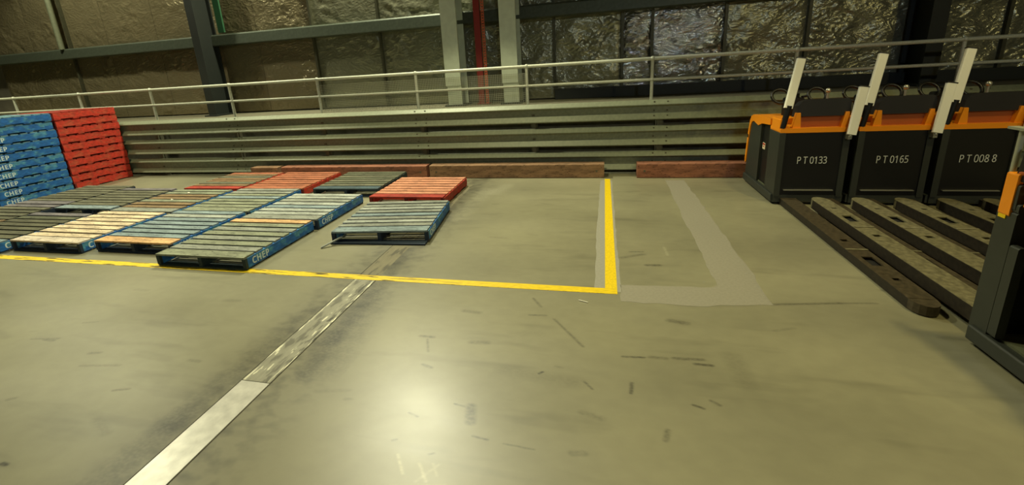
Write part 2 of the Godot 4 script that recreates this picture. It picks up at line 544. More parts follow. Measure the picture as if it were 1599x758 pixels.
# o is the pallet's node at the middle of its base; near side = +z. tops: one wood key per deck board, near board first
func pallet(x: float, d: float, yaw: float, h: float, y: float, tops: Array, side: String, ends: String, label: String, group: String, sd: int, stencil := true, loose := false) -> Node3D:
	var L := 1.165
	var o := thing("pallet", V(x, y, d), yaw)
	tag(o, label, "pallet", group)
	rng.seed = sd
	var n := tops.size()
	var t := 0.02
	var front := 0.15
	var pitch := (L - front) / (n - 1)
	for k in n:
		var w := front if k == 0 else pitch - 0.039 + rng.randf_range(-0.004, 0.004)
		var zc := L / 2 - front / 2 if k == 0 else L / 2 - front - pitch * (k - 0.5) - 0.006
		var sh := rng.randf_range(-0.006, 0.006)
		var b := Basis(Vector3.UP, rng.randf_range(-0.004, 0.004)) * Basis(Vector3.FORWARD, rng.randf_range(-0.0015, 0.0015))
		var ht := t + rng.randf_range(-0.002, 0.002)
		inst("deck_board", board_mesh(Vector3(L - 0.02, t, snappedf(w, 0.005)), rng.randi() % 4), M[tops[k]], o, Vector3(sh * 0.5, h - t * 0.5 - 0.0045 + (ht - t), zc), b)
	var bh := h - 2 * t - 0.004
	for k in 3:
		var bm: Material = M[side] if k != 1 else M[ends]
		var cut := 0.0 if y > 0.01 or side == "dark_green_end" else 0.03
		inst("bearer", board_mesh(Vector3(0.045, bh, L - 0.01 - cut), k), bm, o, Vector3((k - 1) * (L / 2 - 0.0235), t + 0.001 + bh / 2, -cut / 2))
		if cut > 0:  # near ends darkened: shade on the pallet fronts put into the colour
			inst("shaded_bearer_end", board_mesh(Vector3(0.044, bh, cut), k), M.dark_red_end if side == "red_paint" else M[ends], o, Vector3((k - 1) * (L / 2 - 0.0235), t + 0.001 + bh / 2, L / 2 - 0.005 - cut / 2))
	var zs := [L / 2 - 0.065, 0.19, -0.19, -L / 2 + 0.065]
	for k in 4:
		var b := Basis.IDENTITY
		var at := Vector3(0, t / 2, zs[k])
		if loose and k == 0:
			b = Basis(Vector3.UP, -0.055)
			at = Vector3(-0.01, t / 2, zs[k] + 0.075)
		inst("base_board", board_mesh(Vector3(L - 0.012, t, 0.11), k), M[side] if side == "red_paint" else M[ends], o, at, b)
	if stencil:
		var tm := TextMesh.new()
		tm.text = "CHEP"
		tm.font = bold
		tm.font_size = 32
		tm.pixel_size = bh * 0.030
		tm.depth = 0.002
		inst("stencil_lettering", tm, M.stencil_white if side == "blue_paint" else M.stencil_pale_red, o, Vector3(L / 2 + 0.0005, t + bh * 0.5, L / 2 - 0.22), Basis(Vector3.UP, PI / 2))
	return o

func rep(a: String, n: int) -> Array:
	var out := []
	for k in n:
		out.append(a)
	return out

var font := SystemFont.new()
var bold := SystemFont.new()

func floor_pallets() -> void:
	var h := 0.15
	var g := "pallets laid out flat on the floor"
	# [left x, near d, yaw, tops, side, ends, label]
	var gg := "wood_grey_green"
	var list := [
		[-4.72, 3.5, 0.0, [gg, "wood_grey", gg, "wood_grey", gg, "wood_grey", gg, "wood_tan"], "blue_paint", "dark_green_end", "blue pallet reaching across the yellow line, one tan board at back"],
		[-4.68, 4.69, 0.0, ["wood_grey", "wood_pale", "wood_pale", "wood_blue_grey", "wood_pale", "wood_grey", "wood_pale", "wood_pale"], "blue_paint", "dark_blue_end", "blue pallet with pale bleached boards directly behind the nearest pallet"],
		[-4.585, 6.14, 0.02, ["wood_teal", "wood_moss", "wood_dark", "wood_moss", "wood_dark", "wood_moss", "wood_dark", "wood_dark"], "dark_green_end", "dark_blue_end", "dark weathered grey green pallet before the sleeper, left of the salmon boarded pallet"],
		[-3.19, 4.29, 0.0, ["wood_blue_grey", "wood_grey", "wood_pale", "wood_grey", "wood_blue_grey", "wood_grey", "wood_pale", "wood_grey", "wood_grey"], "blue_paint", "dark_blue_end", "single blue pallet set askew with a loose base board, before the salmon boarded pallet"],
		[-3.33, 5.70, 0.0, ["wood_red", "wood_salmon", "wood_salmon", "wood_salmon", "wood_salmon", "wood_salmon", "wood_salmon", "wood_salmon"], "red_paint", "red_paint", "red pallet with pale salmon boards, farthest right of the pallets on the floor"],
		[-5.99, 3.78, 0.0, ["wood_tan", "wood_blue_grey", "wood_blue_grey", "wood_blue_grey", "wood_blue_grey", "wood_blue_grey", "wood_pale", "wood_blue_grey"], "blue_paint", "dark_blue_end", "blue grey pallet with a tan front board, right of the cream pallet"],
		[-5.95, 4.955, 0.0, [gg, gg, gg, gg, "wood_blue_grey", gg, "wood_grey", "wood_grey"], "blue_paint", "dark_blue_end", "grey green pallet with blue sides in front of the orange boarded red pallet"],
		[-5.93, 6.13, 0.0, rep("wood_orange", 8), "red_paint", "red_paint", "red pallet with orange boards against the sleeper, left of the dark grey green pallet"],
		[-7.27, 3.69, 0.0, ["wood_cream_white", "wood_cream", "wood_cream", "wood_cream", "wood_cream", "wood_cream", "wood_cream", "wood_cream"], "blue_paint", "dark_blue_end", "blue sided pallet with clean new cream boards at the front edge of the rows"],
		[-7.21, 4.88, 0.0, ["wood_grey", "wood_brown", "wood_brown", gg, "wood_brown", "wood_brown", gg, gg], "blue_paint", "dark_blue_end", "brown boarded pallet with bits of white litter, directly behind the cream pallet"],
		[-7.17, 6.12, 0.0, ["wood_red", "wood_red_olive", "wood_moss", "wood_red_olive", "wood_red_olive", "wood_moss", "wood_red_olive", "wood_orange"], "red_paint", "red_paint", "faded red pallet with patchy olive boards at the back, left of the orange boarded pallet"],
		[-8.48, 3.56, 0.0, ["wood_blue_grey", "wood_olive", "wood_olive", "wood_olive", "wood_olive", "wood_olive", "wood_dark", "wood_purple_grey"], "blue_paint", "dark_blue_end", "dark olive boarded blue pallet at the left edge, left of the cream pallet"],
		[-8.46, 4.95, 0.0, ["wood_blue_grey", "wood_moss", "wood_moss", "wood_moss", "wood_moss", "wood_moss", "wood_moss", "wood_purple_grey"], "dark_blue_end", "dark_blue_end", "moss grey pallet, its dark blue front showing across a gap"],
		[-9.68, 3.95, 0.0, ["wood_moss", "wood_olive", "wood_brown", "wood_olive", "wood_moss", "wood_olive", "wood_moss", "wood_purple_grey"], "dark_blue_end", "dark_blue_end", "olive grey pallet at the left edge below the blue stack"],
		[-9.66, 5.14, 0.0, ["wood_purple_grey", "wood_moss", "wood_olive", "wood_moss", "wood_moss", "wood_moss", "wood_moss", "wood_moss"], "dark_blue_end", "dark_blue_end", "grey green pallet on the floor between the red stack and the pallet rows"],
	]
	for k in list.size():
		var p: Array = list[k]
		var yaw: float = p[2]
		if k == 3:
			yaw = 0.113
		pallet(p[0] + 0.5825 + (0.06 if k == 3 else 0.0), p[1] + 0.5825 + (0.06 if k == 3 else 0.0), yaw, h, 0.0008 if k == 3 or k == 4 else 0.0, p[3], p[4], p[5], p[6], g, 300 + k, p[4] == "blue_paint", k == 3)
	var st := S()
	bx(st, Vector3.ZERO, Vector3(0.025, 0.012, 0.26))
	var o := obj("wood_splinter", st, M.wood_pale, self)
	o.transform = Transform3D(Basis(Vector3.UP, -0.75) * Basis(Vector3.RIGHT, 0.27), V(-3.02, 0.045, 4.22))
	tag(o, "pale broken splinter leaning under the front of the single blue pallet", "splinter")

func stacks() -> void:
	var ord := ["bottom", "second from the bottom", "third from the bottom", "fourth from the bottom", "fifth from the bottom", "fifth from the top", "fourth from the top", "third from the top", "second from the top", "topmost"]
	rng.seed = 5
	var off := []
	for k in 20:
		off.append([rng.randf_range(-0.012, 0.012), rng.randf_range(-0.01, 0.01), rng.randf_range(-0.008, 0.008)])
	for k in 10:
		pallet(-10.2 - 0.5825 + off[k][0], 5.23 + 0.5825 + off[k][1], off[k][2], 0.155, 0.155 * k, rep("wood_blue_edge", 8), "blue_paint", "blue_paint", "blue painted pallet, %s of the tall blue stack" % ord[k], "pallets of the blue stack", 500 + k, true)
	for k in 10:
		pallet(-10.2 - 0.5825 + off[k + 10][0], 6.43 + 0.5825 + off[k + 10][1], off[k + 10][2], 0.155, 0.155 * k, rep("wood_red", 8), "red_paint", "red_paint", "red painted pallet, %s of the tall red stack" % ord[k], "pallets of the red stack", 600 + k, false)

# ---------------------------------------------------------------- setting
func room() -> void:
	var o := Node3D.new()
	o.name = "floor"
	add_child(o)
	struct(o)
	var st := S()
	var x0 := -32.0
	var x1 := 14.0
	var d0 := -14.0
	var d1 := 9.5
	for q in [[x0, d0], [x0, d1], [x1, d1], [x0, d0], [x1, d1], [x1, d0]]:
		st.set_normal(Vector3.UP)
		st.set_uv(Vector2((q[0] - FX0) / FW, (q[1] - FD0) / FD))
		st.add_vertex(V(q[0], 0, q[1]))
	obj("concrete_slab", st, M.concrete_floor, o)
	st = S()
	bx(st, V((x0 + x1) / 2, -0.16, (d0 + d1) / 2), Vector3(x1 - x0, 0.3, d1 - d0))
	obj("slab_base", st, M.concrete_wall, o)
	for w in [["wall_left", V(x0 - 0.15, 4.5, (d0 + d1) / 2), Vector3(0.3, 9.3, d1 - d0 + 0.6)], ["wall_right", V(x1 + 0.15, 4.5, (d0 + d1) / 2), Vector3(0.3, 9.3, d1 - d0 + 0.6)], ["wall_front", V((x0 + x1) / 2, 4.5, d0 - 0.15), Vector3(x1 - x0, 9.3, 0.3)]]:
		st = S()
		bx(st, w[1], w[2])
		struct(obj(w[0], st, M.plain_wall, self))
	st = S()
	bx(st, V((x0 + x1) / 2, 9.15, (d0 + d1) / 2), Vector3(x1 - x0 + 0.6, 0.3, d1 - d0 + 0.6))
	struct(obj("ceiling", st, M.roof_sheet, self))
	back_wall(x0, x1)

func foil(st: SurfaceTool, x0: float, x1: float, y0: float, y1: float, d: float, amp: float, sd: int) -> void:
	var n := noise(0.9, 3, sd)
	var n2 := noise(2.6, 4, sd + 3)
	var n3 := noise(0.8, 2, sd + 9)
	var ky := 2.6 if amp > 0.03 else 1.1
	var kx := 0.5 if amp > 0.03 else 0.9
	var nx := maxi(2, int((x1 - x0) / 0.035))
	var ny := maxi(2, int((y1 - y0) / 0.035))
	st.set_smooth_group(1)
	for j in ny:
		for i in nx:
			var p: Array[Vector3] = []
			for q in [[0, 0], [1, 0], [1, 1], [0, 1]]:
				var x := lerpf(x0, x1, float(i + q[0]) / nx)
				var y := lerpf(y0, y1, float(j + q[1]) / ny)
				var sk := x * 0.35 + y
				var r := (1.0 - absf(n2.get_noise_2d(x * kx + y * 0.25, sk * ky)) * 2.2) * (0.25 + 1.2 * smoothstep(-0.15, 0.35, n3.get_noise_2d(x, y)))
				var e := minf(minf(x - x0, x1 - x), minf(y - y0, y1 - y))
				p.append(V(x, y, d - amp * (n.get_noise_2d(x, y) * 1.2 + 0.8 * r) * smoothstep(0.0, 0.12, e)))
			for k in [0, 2, 1, 0, 3, 2]:
				st.set_smooth_group(1)
				st.set_uv(Vector2(p[k].x, p[k].y))
				st.add_vertex(p[k])
	st.generate_normals()

func back_wall(x0: float, x1: float) -> void:
	var o := Node3D.new()
	o.name = "wall_back"
	add_child(o)
	struct(o)
	var st := S()
	bx(st, V((x0 + x1) / 2, 4.5, 9.41), Vector3(x1 - x0 + 0.3, 9.3, 0.3))
	obj("wall_sheet", st, M.plain_wall, o)
	st = S()
	bx(st, V((x0 + x1) / 2, 0.585, 8.55), Vector3(x1 - x0, 1.17, 1.4))
	obj("concrete_plinth", st, M.concrete_wall, o)
	# studs split the foil lining into panels
	var studs := [-15.9, -14.5, -13.15, -11.95, -10.4, -8.6, -7.6, -6.14, -4.55, -3.1, -1.65, -0.9, 0.37, 0.9, 2.13, 3.43, 4.9, 6.2, 8.0]
	for k in studs.size() - 1:
		var a: float = studs[k]
		var b: float = studs[k + 1]
		var c := (a + b) / 2
		var key := "foil_bright" if c > 0.2 and c < 2.2 else ("foil_mid" if c > -6.5 else "foil_dull")
		var amp := 0.045 if c > -1 else 0.02
		for lv in [[1.2, 2.76], [2.9, 4.7]]:
			st = S()
			foil(st, a + 0.004, b - 0.004, lv[0], lv[1], 9.2, amp, 700 + k)
			obj("foil_panel", st, M[key], o)
	for x in studs:
		if x in [-15.9, -14.5, -11.95, -10.4, -8.6, -7.6, -3.1, -1.65, 4.9, 8.0]:
			continue
		st = S()
		bx(st, V(x, 2.95, 9.18), Vector3(0.05, 3.5, 0.1))
		obj("stud", st, M.stud, o)
	st = S()
	ext(st, PackedVector2Array([Vector2(-0.12, -0.115), Vector2(0.10, -0.115), Vector2(0.115, -0.1), Vector2(0.10, 0.1), Vector2(0.07, 0.13), Vector2(-0.12, 0.13), Vector2(-0.12, 0.11), Vector2(0.06, 0.11), Vector2(0.085, 0.09), Vector2(0.095, -0.095), Vector2(-0.12, -0.095)]), -18.0, x1 - 6.0 + 3.0, Transform3D(Basis(Vector3(0, 0, 1), Vector3(0, 1, 0), Vector3(1, 0, 0)), V(-6.0, 2.83, 9.08)))
	obj("girt", st, M.girt, o)
	st = S()
	bx(st, V(3.6, 1.27, 9.12), Vector3(9.0, 0.2, 0.14))  # dark skirting strip, its colour also standing for the shadow on the ledge
	obj("shaded_base_angle", st, M.column_dark, o)
	st = S()
	tube(st, [V(-13.2, 2.95, 8.98), V(-13.2, 6.0, 8.98)], 0.06, 10)
	obj("conduit_pipe", st, M.galvanised, o)
	st = S()
	bx(st, V(-8.42, 3.9, 9.08), Vector3(0.16, 1.8, 0.04))
	var gr := mat("green_sheet", c8(44, 92, 60), 0.6)
	obj("green_sheet_strip", st, gr, o)

func column(x: float, w: float, dep: float, key: String, label: String) -> void:
	var o := thing("steel_column", V(x, 1.17, 8.56))
	tag(o, label, "column", "columns along the foil wall")
	struct(o)
	var hgt := 7.6
	var st := S()
	var f := 0.03
	bx(st, Vector3(0, hgt / 2 + 0.03, -f / 2), Vector3(w, hgt, f))
	bx(st, Vector3(0, hgt / 2 + 0.03, -dep + f / 2), Vector3(w, hgt, f))
	bx(st, Vector3(0, hgt / 2 + 0.03, -dep / 2), Vector3(0.03, hgt, dep - 2 * f))
	obj("shaft", st, M[key], o)
	st = S()
	bx(st, Vector3(0, 0.015, -dep / 2 + 0.02), Vector3(w + 0.12, 0.03, dep + 0.1))
	obj("base_plate", st, M.column_dark, o)
	if w > 0.25:
		st = S()
		bx(st, Vector3(-0.01, 0.39 + 2.2, 0.012), Vector3(w + 0.02, 4.4, 0.018))
		obj("cover_plate", st, M[key], o)

func beam_profile() -> PackedVector2Array:
	# x = out from the wall, y = up; two humps, thin sheet
	var mid := [Vector2(0.012, 0.182), Vector2(0.018, 0.174), Vector2(0.085, 0.118), Vector2(0.088, 0.108), Vector2(0.084, 0.100), Vector2(0.016, 0.088), Vector2(0.010, 0.080), Vector2(0.010, -0.020), Vector2(0.014, -0.032), Vector2(0.082, -0.108), Vector2(0.086, -0.118), Vector2(0.082, -0.126), Vector2(0.018, -0.136), Vector2(0.012, -0.142)]
	var out := PackedVector2Array()
	for p in mid:
		out.append(p)
	for k in range(mid.size() - 1, -1, -1):
		out.append(mid[k] - Vector2(0.006, 0.0))
	return out

func guardrail() -> void:
	var o := thing("guardrail", V(0, 0, 7.70))
	tag(o, "long galvanised guardrail of three corrugated steel beams along the wall", "guardrail")
	var along := Basis(Vector3(0, 0, 1), Vector3(0, 1, 0), Vector3(1, 0, 0))   # profile x -> towards the viewer, drawn out along x
	var prof := beam_profile()
	var st := S()
	var cuts := [-15.6, -11.44, -7.32, -3.2, 0.92, 5.04, 9.16]
	var mesh_of := {}
	for r in 3:
		var y: float = [1.03, 0.615, 0.20][r]
		for k in cuts.size() - 1:
			st = S()
			var step := 0.0 if k % 2 == 0 else 0.004
			ext(st, prof, cuts[k] - (0.15 if k % 2 else 0.0), cuts[k + 1] + (0.15 if k % 2 else 0.0), Transform3D(along, Vector3(0, y, step)))
			var b := obj("beam", st, M.galvanised, o)
			st = S()
			for s in [-0.1, 0.1]:
				for yy in [0.148, -0.07, 0.01]:
					bx(st, Vector3(cuts[k] + s, y + yy, (0.057 if yy > 0.05 else (0.055 if yy < -0.05 else 0.018))), Vector3(0.024, 0.024, 0.012))
			bx(st, Vector3(cuts[k] + 2.06, y, 0.018), Vector3(0.05, 0.03, 0.014))
			obj("bolts", st, M.galvanised_post, b).set_meta("kind", "stuff")
	for k in 13:
		var x := -15.56 + 2.06 * k
		st = S()
		bx(st, Vector3(x, 0.6, -0.03), Vector3(0.12, 1.2, 0.008))
		bx(st, Vector3(x - 0.056, 0.6, -0.065), Vector3(0.008, 1.2, 0.07))
		bx(st, Vector3(x + 0.056, 0.6, -0.065), Vector3(0.008, 1.2, 0.07))
		bx(st, Vector3(x, 0.6, -0.01), Vector3(0.07, 1.1, 0.032))
		obj("post", st, M.galvanised_post, o)

func handrail() -> void:
	var o := thing("handrail", V(0, 1.17, 7.95))
	tag(o, "grey tubular steel handrail with two rails and ball jointed posts above the guardrail", "handrail")
	var st := S()
	tube(st, [Vector3(-18, 0.675, 0), Vector3(9, 0.675, 0)], 0.029, 10)
	obj("top_rail", st, M.rail_steel, o)
	st = S()
	tube(st, [Vector3(-18, 0.345, 0), Vector3(9, 0.345, 0)], 0.025, 10)
	obj("mid_rail", st, M.rail_steel, o)
	for k in 11:
		var x := -15.76 + 2.07 * k
		st = S()
		tube(st, [Vector3(x, 0.0, 0), Vector3(x, 0.675, 0)], 0.027, 10)
		ball(st, Vector3(x, 0.675, 0), 0.041)
		ball(st, Vector3(x, 0.345, 0), 0.037)
		var p := obj("post", st, M.rail_steel, o)
		st = S()
		bx(st, Vector3(x, 0.006, 0), Vector3(0.13, 0.012, 0.1))
		obj("base_flange", st, M.rail_steel, p)
	# the wire mesh infill between posts
	for k in 2:
		var xa := -5.41 + 2.07 * k
		st = S()
		for i in 62:
			bx(st, Vector3(xa + 0.035 + i * 0.0326, 0.30, -0.035), Vector3(0.0055, 0.54, 0.005))
		for j in 17:
			bx(st, Vector3(xa + 1.035, 0.035 + j * 0.0326, -0.035), Vector3(2.03, 0.0055, 0.005))
		var m := obj("wire_mesh", st, M.wire, o)
		m.set_meta("kind", "stuff")

func sleepers() -> void:
	var specs := [[-6.12, -3.07, 7.365, 0.225, "sleeper", "red brown timber sleeper behind the orange and dark pallets, left one of the three"], [-3.01, 0.045, 7.36, 0.23, "sleeper_brown", "long brown timber sleeper behind the empty bay, middle one of the three"], [0.56, 3.4, 7.35, 0.23, "sleeper", "red brown timber sleeper running behind the pallet trucks, right one of the three"]]
	for s in specs:
		var o := thing("timber_sleeper", V((s[0] + s[1]) / 2, 0, s[2] + 0.11))
		tag(o, s[5], "sleeper", "timber sleepers along the guardrail")
		var st := S()
		rbx(st, Vector3(0, s[3] / 2, 0), Vector3(0.22, s[3], s[1] - s[0]), 0.012, Basis(Vector3(0, 0, 1), Vector3(0, 1, 0), Vector3(1, 0, 0)))
		obj("timber_beam", st, M[s[4]], o)
		for k in 2:
			st = S()
			bx(st, Vector3((s[1] - s[0]) * (-0.46 + 0.92 * k), s[3] * 0.5, 0.1115), Vector3(0.03, 0.03, 0.006))
			obj("bolt_head", st, M.galvanised_post, o)
	var st := S()
	bx(st, Vector3(0, 0.11, 0), Vector3(0.62, 0.22, 0.2))
	var b := obj("timber_offcut", st, M.sleeper_brown, self)
	b.position = V(-6.52, 0, 7.46)
	tag(b, "short timber block with a pale top at the left end of the sleepers", "timber block")

func rack_upright() -> void:
	var o := thing("red_upright", V(-2.27, 1.17, 8.75))
	tag(o, "narrow red steel upright with a perforated edge standing between the two pale columns", "upright")
	var st := S()
	bx(st, Vector3(-0.04, 2.4, 0), Vector3(0.12, 4.8, 0.06))
	obj("post", st, M.rack_red, o)
	st = S()
	for k in 96:
		bx(st, Vector3(0.075, 0.03 + k * 0.05, 0.02), Vector3(0.05, 0.026, 0.012))
	bx(st, Vector3(0.055, 2.4, 0.015), Vector3(0.012, 4.8, 0.02))
	bx(st, Vector3(0.098, 2.4, 0.015), Vector3(0.012, 4.8, 0.02))
	obj("perforated_strip", st, M.rack_orange, o).set_meta("kind", "stuff")
	st = S()
	bx(st, Vector3(0.0, 0.01, 0), Vector3(0.26, 0.02, 0.14))
	obj("foot_plate", st, M.rack_red, o)

# ---------------------------------------------------------------- floor markings
func flat(called: String, pts: PackedVector2Array, y: float, m: Material, uv: Transform2D) -> MeshInstance3D:
	# a coat of paint or a plate: top at y, sides down to the floor
	var st := S()
	var ids := Geometry2D.triangulate_polygon(pts)
	for k in range(0, ids.size(), 3):
		var p: Array[Vector2] = [pts[ids[k]], pts[ids[k + 1]], pts[ids[k + 2]]]
		if (p[1] - p[0]).cross(p[2] - p[0]) > 0:
			p.reverse()
		for v in p:
			st.set_normal(Vector3.UP)
			st.set_uv(uv * v)
			st.add_vertex(V(v.x, y, v.y))
	for k in pts.size():
		var a := pts[k]
		var b := pts[(k + 1) % pts.size()]
		var n := V(b.y - a.y, 0, a.x - b.x).normalized()
		tri(st, V(a.x, y, a.y), V(b.x, y, b.y), V(b.x, 0.0002, b.y), n)
		tri(st, V(a.x, y, a.y), V(b.x, 0.0002, b.y), V(a.x, 0.0002, a.y), n)
	return obj(called, st, m, self)

func ragged(pts: Array, amp: float, sd: int) -> PackedVector2Array:
	rng.seed = sd
	var out := PackedVector2Array()
	for k in pts.size():
		var a: Vector2 = pts[k]
		var b: Vector2 = pts[(k + 1) % pts.size()]
		var n := maxi(1, int(a.distance_to(b) / 0.09))
		for i in n:
			var p := a.lerp(b, float(i) / n)
			if i > 0:
				p += Vector2(rng.randf_range(-amp, amp), rng.randf_range(-amp, amp))
			out.append(p)
	return out

func markings() -> void:
	var o := flat("grey_paint_patch", ragged([Vector2(0.16, 3.35), Vector2(0.7, 3.345), Vector2(1.28, 3.43), Vector2(1.29, 4.05), Vector2(1.25, 7.2), Vector2(0.98, 7.2), Vector2(0.95, 5.5), Vector2(0.95, 3.72), Vector2(0.9, 3.67), Vector2(0.16, 3.63)], 0.014, 8), 0.0012, M.patch_paint, Transform2D.IDENTITY)
	tag(o, "grey L shaped painted-out line on the floor right of the yellow corner", "floor paint")
	o = flat("grey_paint_border", ragged([Vector2(-0.05, 3.5), Vector2(0.165, 3.5), Vector2(0.165, 7.2), Vector2(-0.01, 7.2), Vector2(-0.05, 5.0)], 0.008, 9), 0.0012, M.patch_light, Transform2D.IDENTITY)
	tag(o, "pale grey painted border showing on both sides of the yellow upright line", "floor paint")
	o = flat("yellow_floor_line", PackedVector2Array([Vector2(-9.8, 3.462), Vector2(0.135, 3.462), Vector2(0.135, 3.555), Vector2(-9.8, 3.555)]), 0.0022, M.yellow_line_worn, Transform2D(Vector2(0.1006, 0), Vector2(0, 10.7), Vector2(0.986, -37.0)))
	tag(o, "long worn yellow floor line running under the nearest pallet to the corner", "floor line")
	o = flat("yellow_floor_line", PackedVector2Array([Vector2(0.035, 3.555), Vector2(0.135, 3.555), Vector2(0.14, 7.28), Vector2(0.055, 7.28)]), 0.0022, M.yellow_line, Transform2D(Vector2(0, 10), Vector2(0.26, 0), Vector2(-0.9, 0)))
	tag(o, "clean bright yellow floor line running from the corner towards the wall", "floor line")
	# the steel joint plates, and a strip of dirty concrete beyond the yellow line
	var jt := [[0.2, 2.015, "plate_bright", "smooth shiny steel floor plate running out of the bottom of the picture"], [2.02, 3.455, "plate_worn", "scuffed steel floor plate between the shiny plate and the yellow line"], [3.56, 6.9, "concrete_stained", "dirty stained concrete strip beyond the yellow line beside the loose pallets"]]
	for k in 3:
		var q: Array = jt[k]
		var pl := thing("joint_plate", V(-2.18, 0, (q[0] + q[1]) / 2))
		tag(pl, q[3], "floor plate", "steel plates of the floor joint")
		var st := S()
		bx(st, Vector3(0, 0.001 if k < 2 else -0.0021, 0), Vector3(0.212, 0.005, q[1] - q[0]))
		obj("plate", st, M[q[2]], pl)
		st = S()
		bx(st, Vector3(-0.112, 0.0009 if k < 2 else -0.0002, 0), Vector3(0.008, 0.0012, q[1] - q[0]))
		if k < 2:
			bx(st, Vector3(0.111, 0.0009, 0), Vector3(0.006, 0.0012, q[1] - q[0]))
		obj("joint_gap", st, M.joint_dark, pl)
	rng.seed = 44
	var st := S()
	tube(st, [Vector3(-0.035, 0.004, -0.012), Vector3(-0.01, 0.006, 0.0), Vector3(0.04, 0.004, 0.016)], 0.004, 6)
	var l := obj("paper_scrap", st, M.litter_white, self)
	l.position = V(-0.14, 0, 3.31)
	tag(l, "small white scrap on the floor in front of the yellow line near its corner", "litter")
	for q in [[V(-6.69, 0.158, 5.78), 0.018, "bright white litter crumb on the brown boarded pallet, the one nearer the red pallet"], [V(-6.64, 0.156, 5.42), 0.012, "tiny white litter crumb on the brown boarded pallet, the one nearer the camera"]]:
		st = S()
		ball(st, Vector3.ZERO, q[1])
		bx(st, Vector3(0.012, -0.003, 0.006), Vector3(0.03, 0.008, 0.02), Basis(Vector3.UP, 0.6))
		var c := obj("litter_crumb", st, M.litter_white, self)
		c.position = q[0]
		tag(c, q[2], "litter")

# ---------------------------------------------------------------- pallet trucks
func fork_shape(len: float, top: float, bright: bool) -> Array:
	# along +z from 0 (heel) to len (tip), 0.17 wide; returns [steel, worn strip, dark slots]
	var w := 0.172
	var t := 0.012
	var sk := 0.075 if top < 0.1 else 0.1
	var sides := []
	var a := S()
	var holes := [[len * 0.52, 0.05, 0.06], [len * 0.675, 0.18, 0.085], [len * 0.83, 0.04, 0.05]]
	var z := 0.0
	for h in holes:
		bx(a, Vector3(0, top - t / 2, (z + h[0]) / 2), Vector3(w, t, h[0] - z))
		var side: float = (w - h[2]) / 2
		for s in [-1, 1]:
			bx(a, Vector3(s * (h[2] / 2 + side / 2), top - t / 2, h[0] + h[1] / 2), Vector3(side, t, h[1]))
		z = h[0] + h[1]
	bx(a, Vector3(0, top - t / 2, (z + len - 0.12) / 2), Vector3(w, t, len - 0.12 - z))
	for s in [-1, 1]:
		var sd := S()
		bx(sd, Vector3(s * (w / 2 - 0.0055), top - sk / 2 - 0.004, (len - 0.12) / 2), Vector3(0.012, sk, len - 0.12))
		sides.append(sd)
	# rounded, drooping tip
	var tip := PackedVector2Array()
	for k in 9:
		var an := PI * k / 8
		tip.append(Vector2(w / 2 * cos(an), 0.12 * sin(an)))
	ext(a, tip, -sk, 0.0, Transform3D(Basis(Vector3(1, 0, 0), Vector3(0, 0, 1), Vector3(0, 1, 0)), Vector3(0, top - 0.002, len - 0.12)))
	var b := S()
	bx(b, Vector3(0, top + 0.002, len * 0.615), Vector3(w, 0.006, 0.028))
	var out := [a, b, sides[0], sides[1]]
	for h in holes:
		var c := S()
		bx(c, Vector3(0, top - 0.055, h[0] + h[1] / 2), Vector3(h[2] + 0.02, 0.05, h[1] + 0.02))
		out.append(c)
	return out

func paddle(o: Node3D, base: Vector3, tip: Vector3, called: String) -> void:
	var up := (tip - base)
	var ln := up.length()
	up = up / ln
	var side := Vector3(1, 0, 0)
	side = (side - up * side.dot(up)).normalized()
	var b := Basis(side, up, side.cross(up))
	var st := S()
	ext(st, rr(0.092, 0.045, 0.012), 0.0, ln, Transform3D(Basis(b.x, b.z, b.y), base))
	var p := obj(called, st, M.paddle_white, o)
	st = S()
	bx(st, base + up * (ln + 0.006), Vector3(0.096, 0.012, 0.05), b)
	obj("end_cap", st, M.truck_black, p)

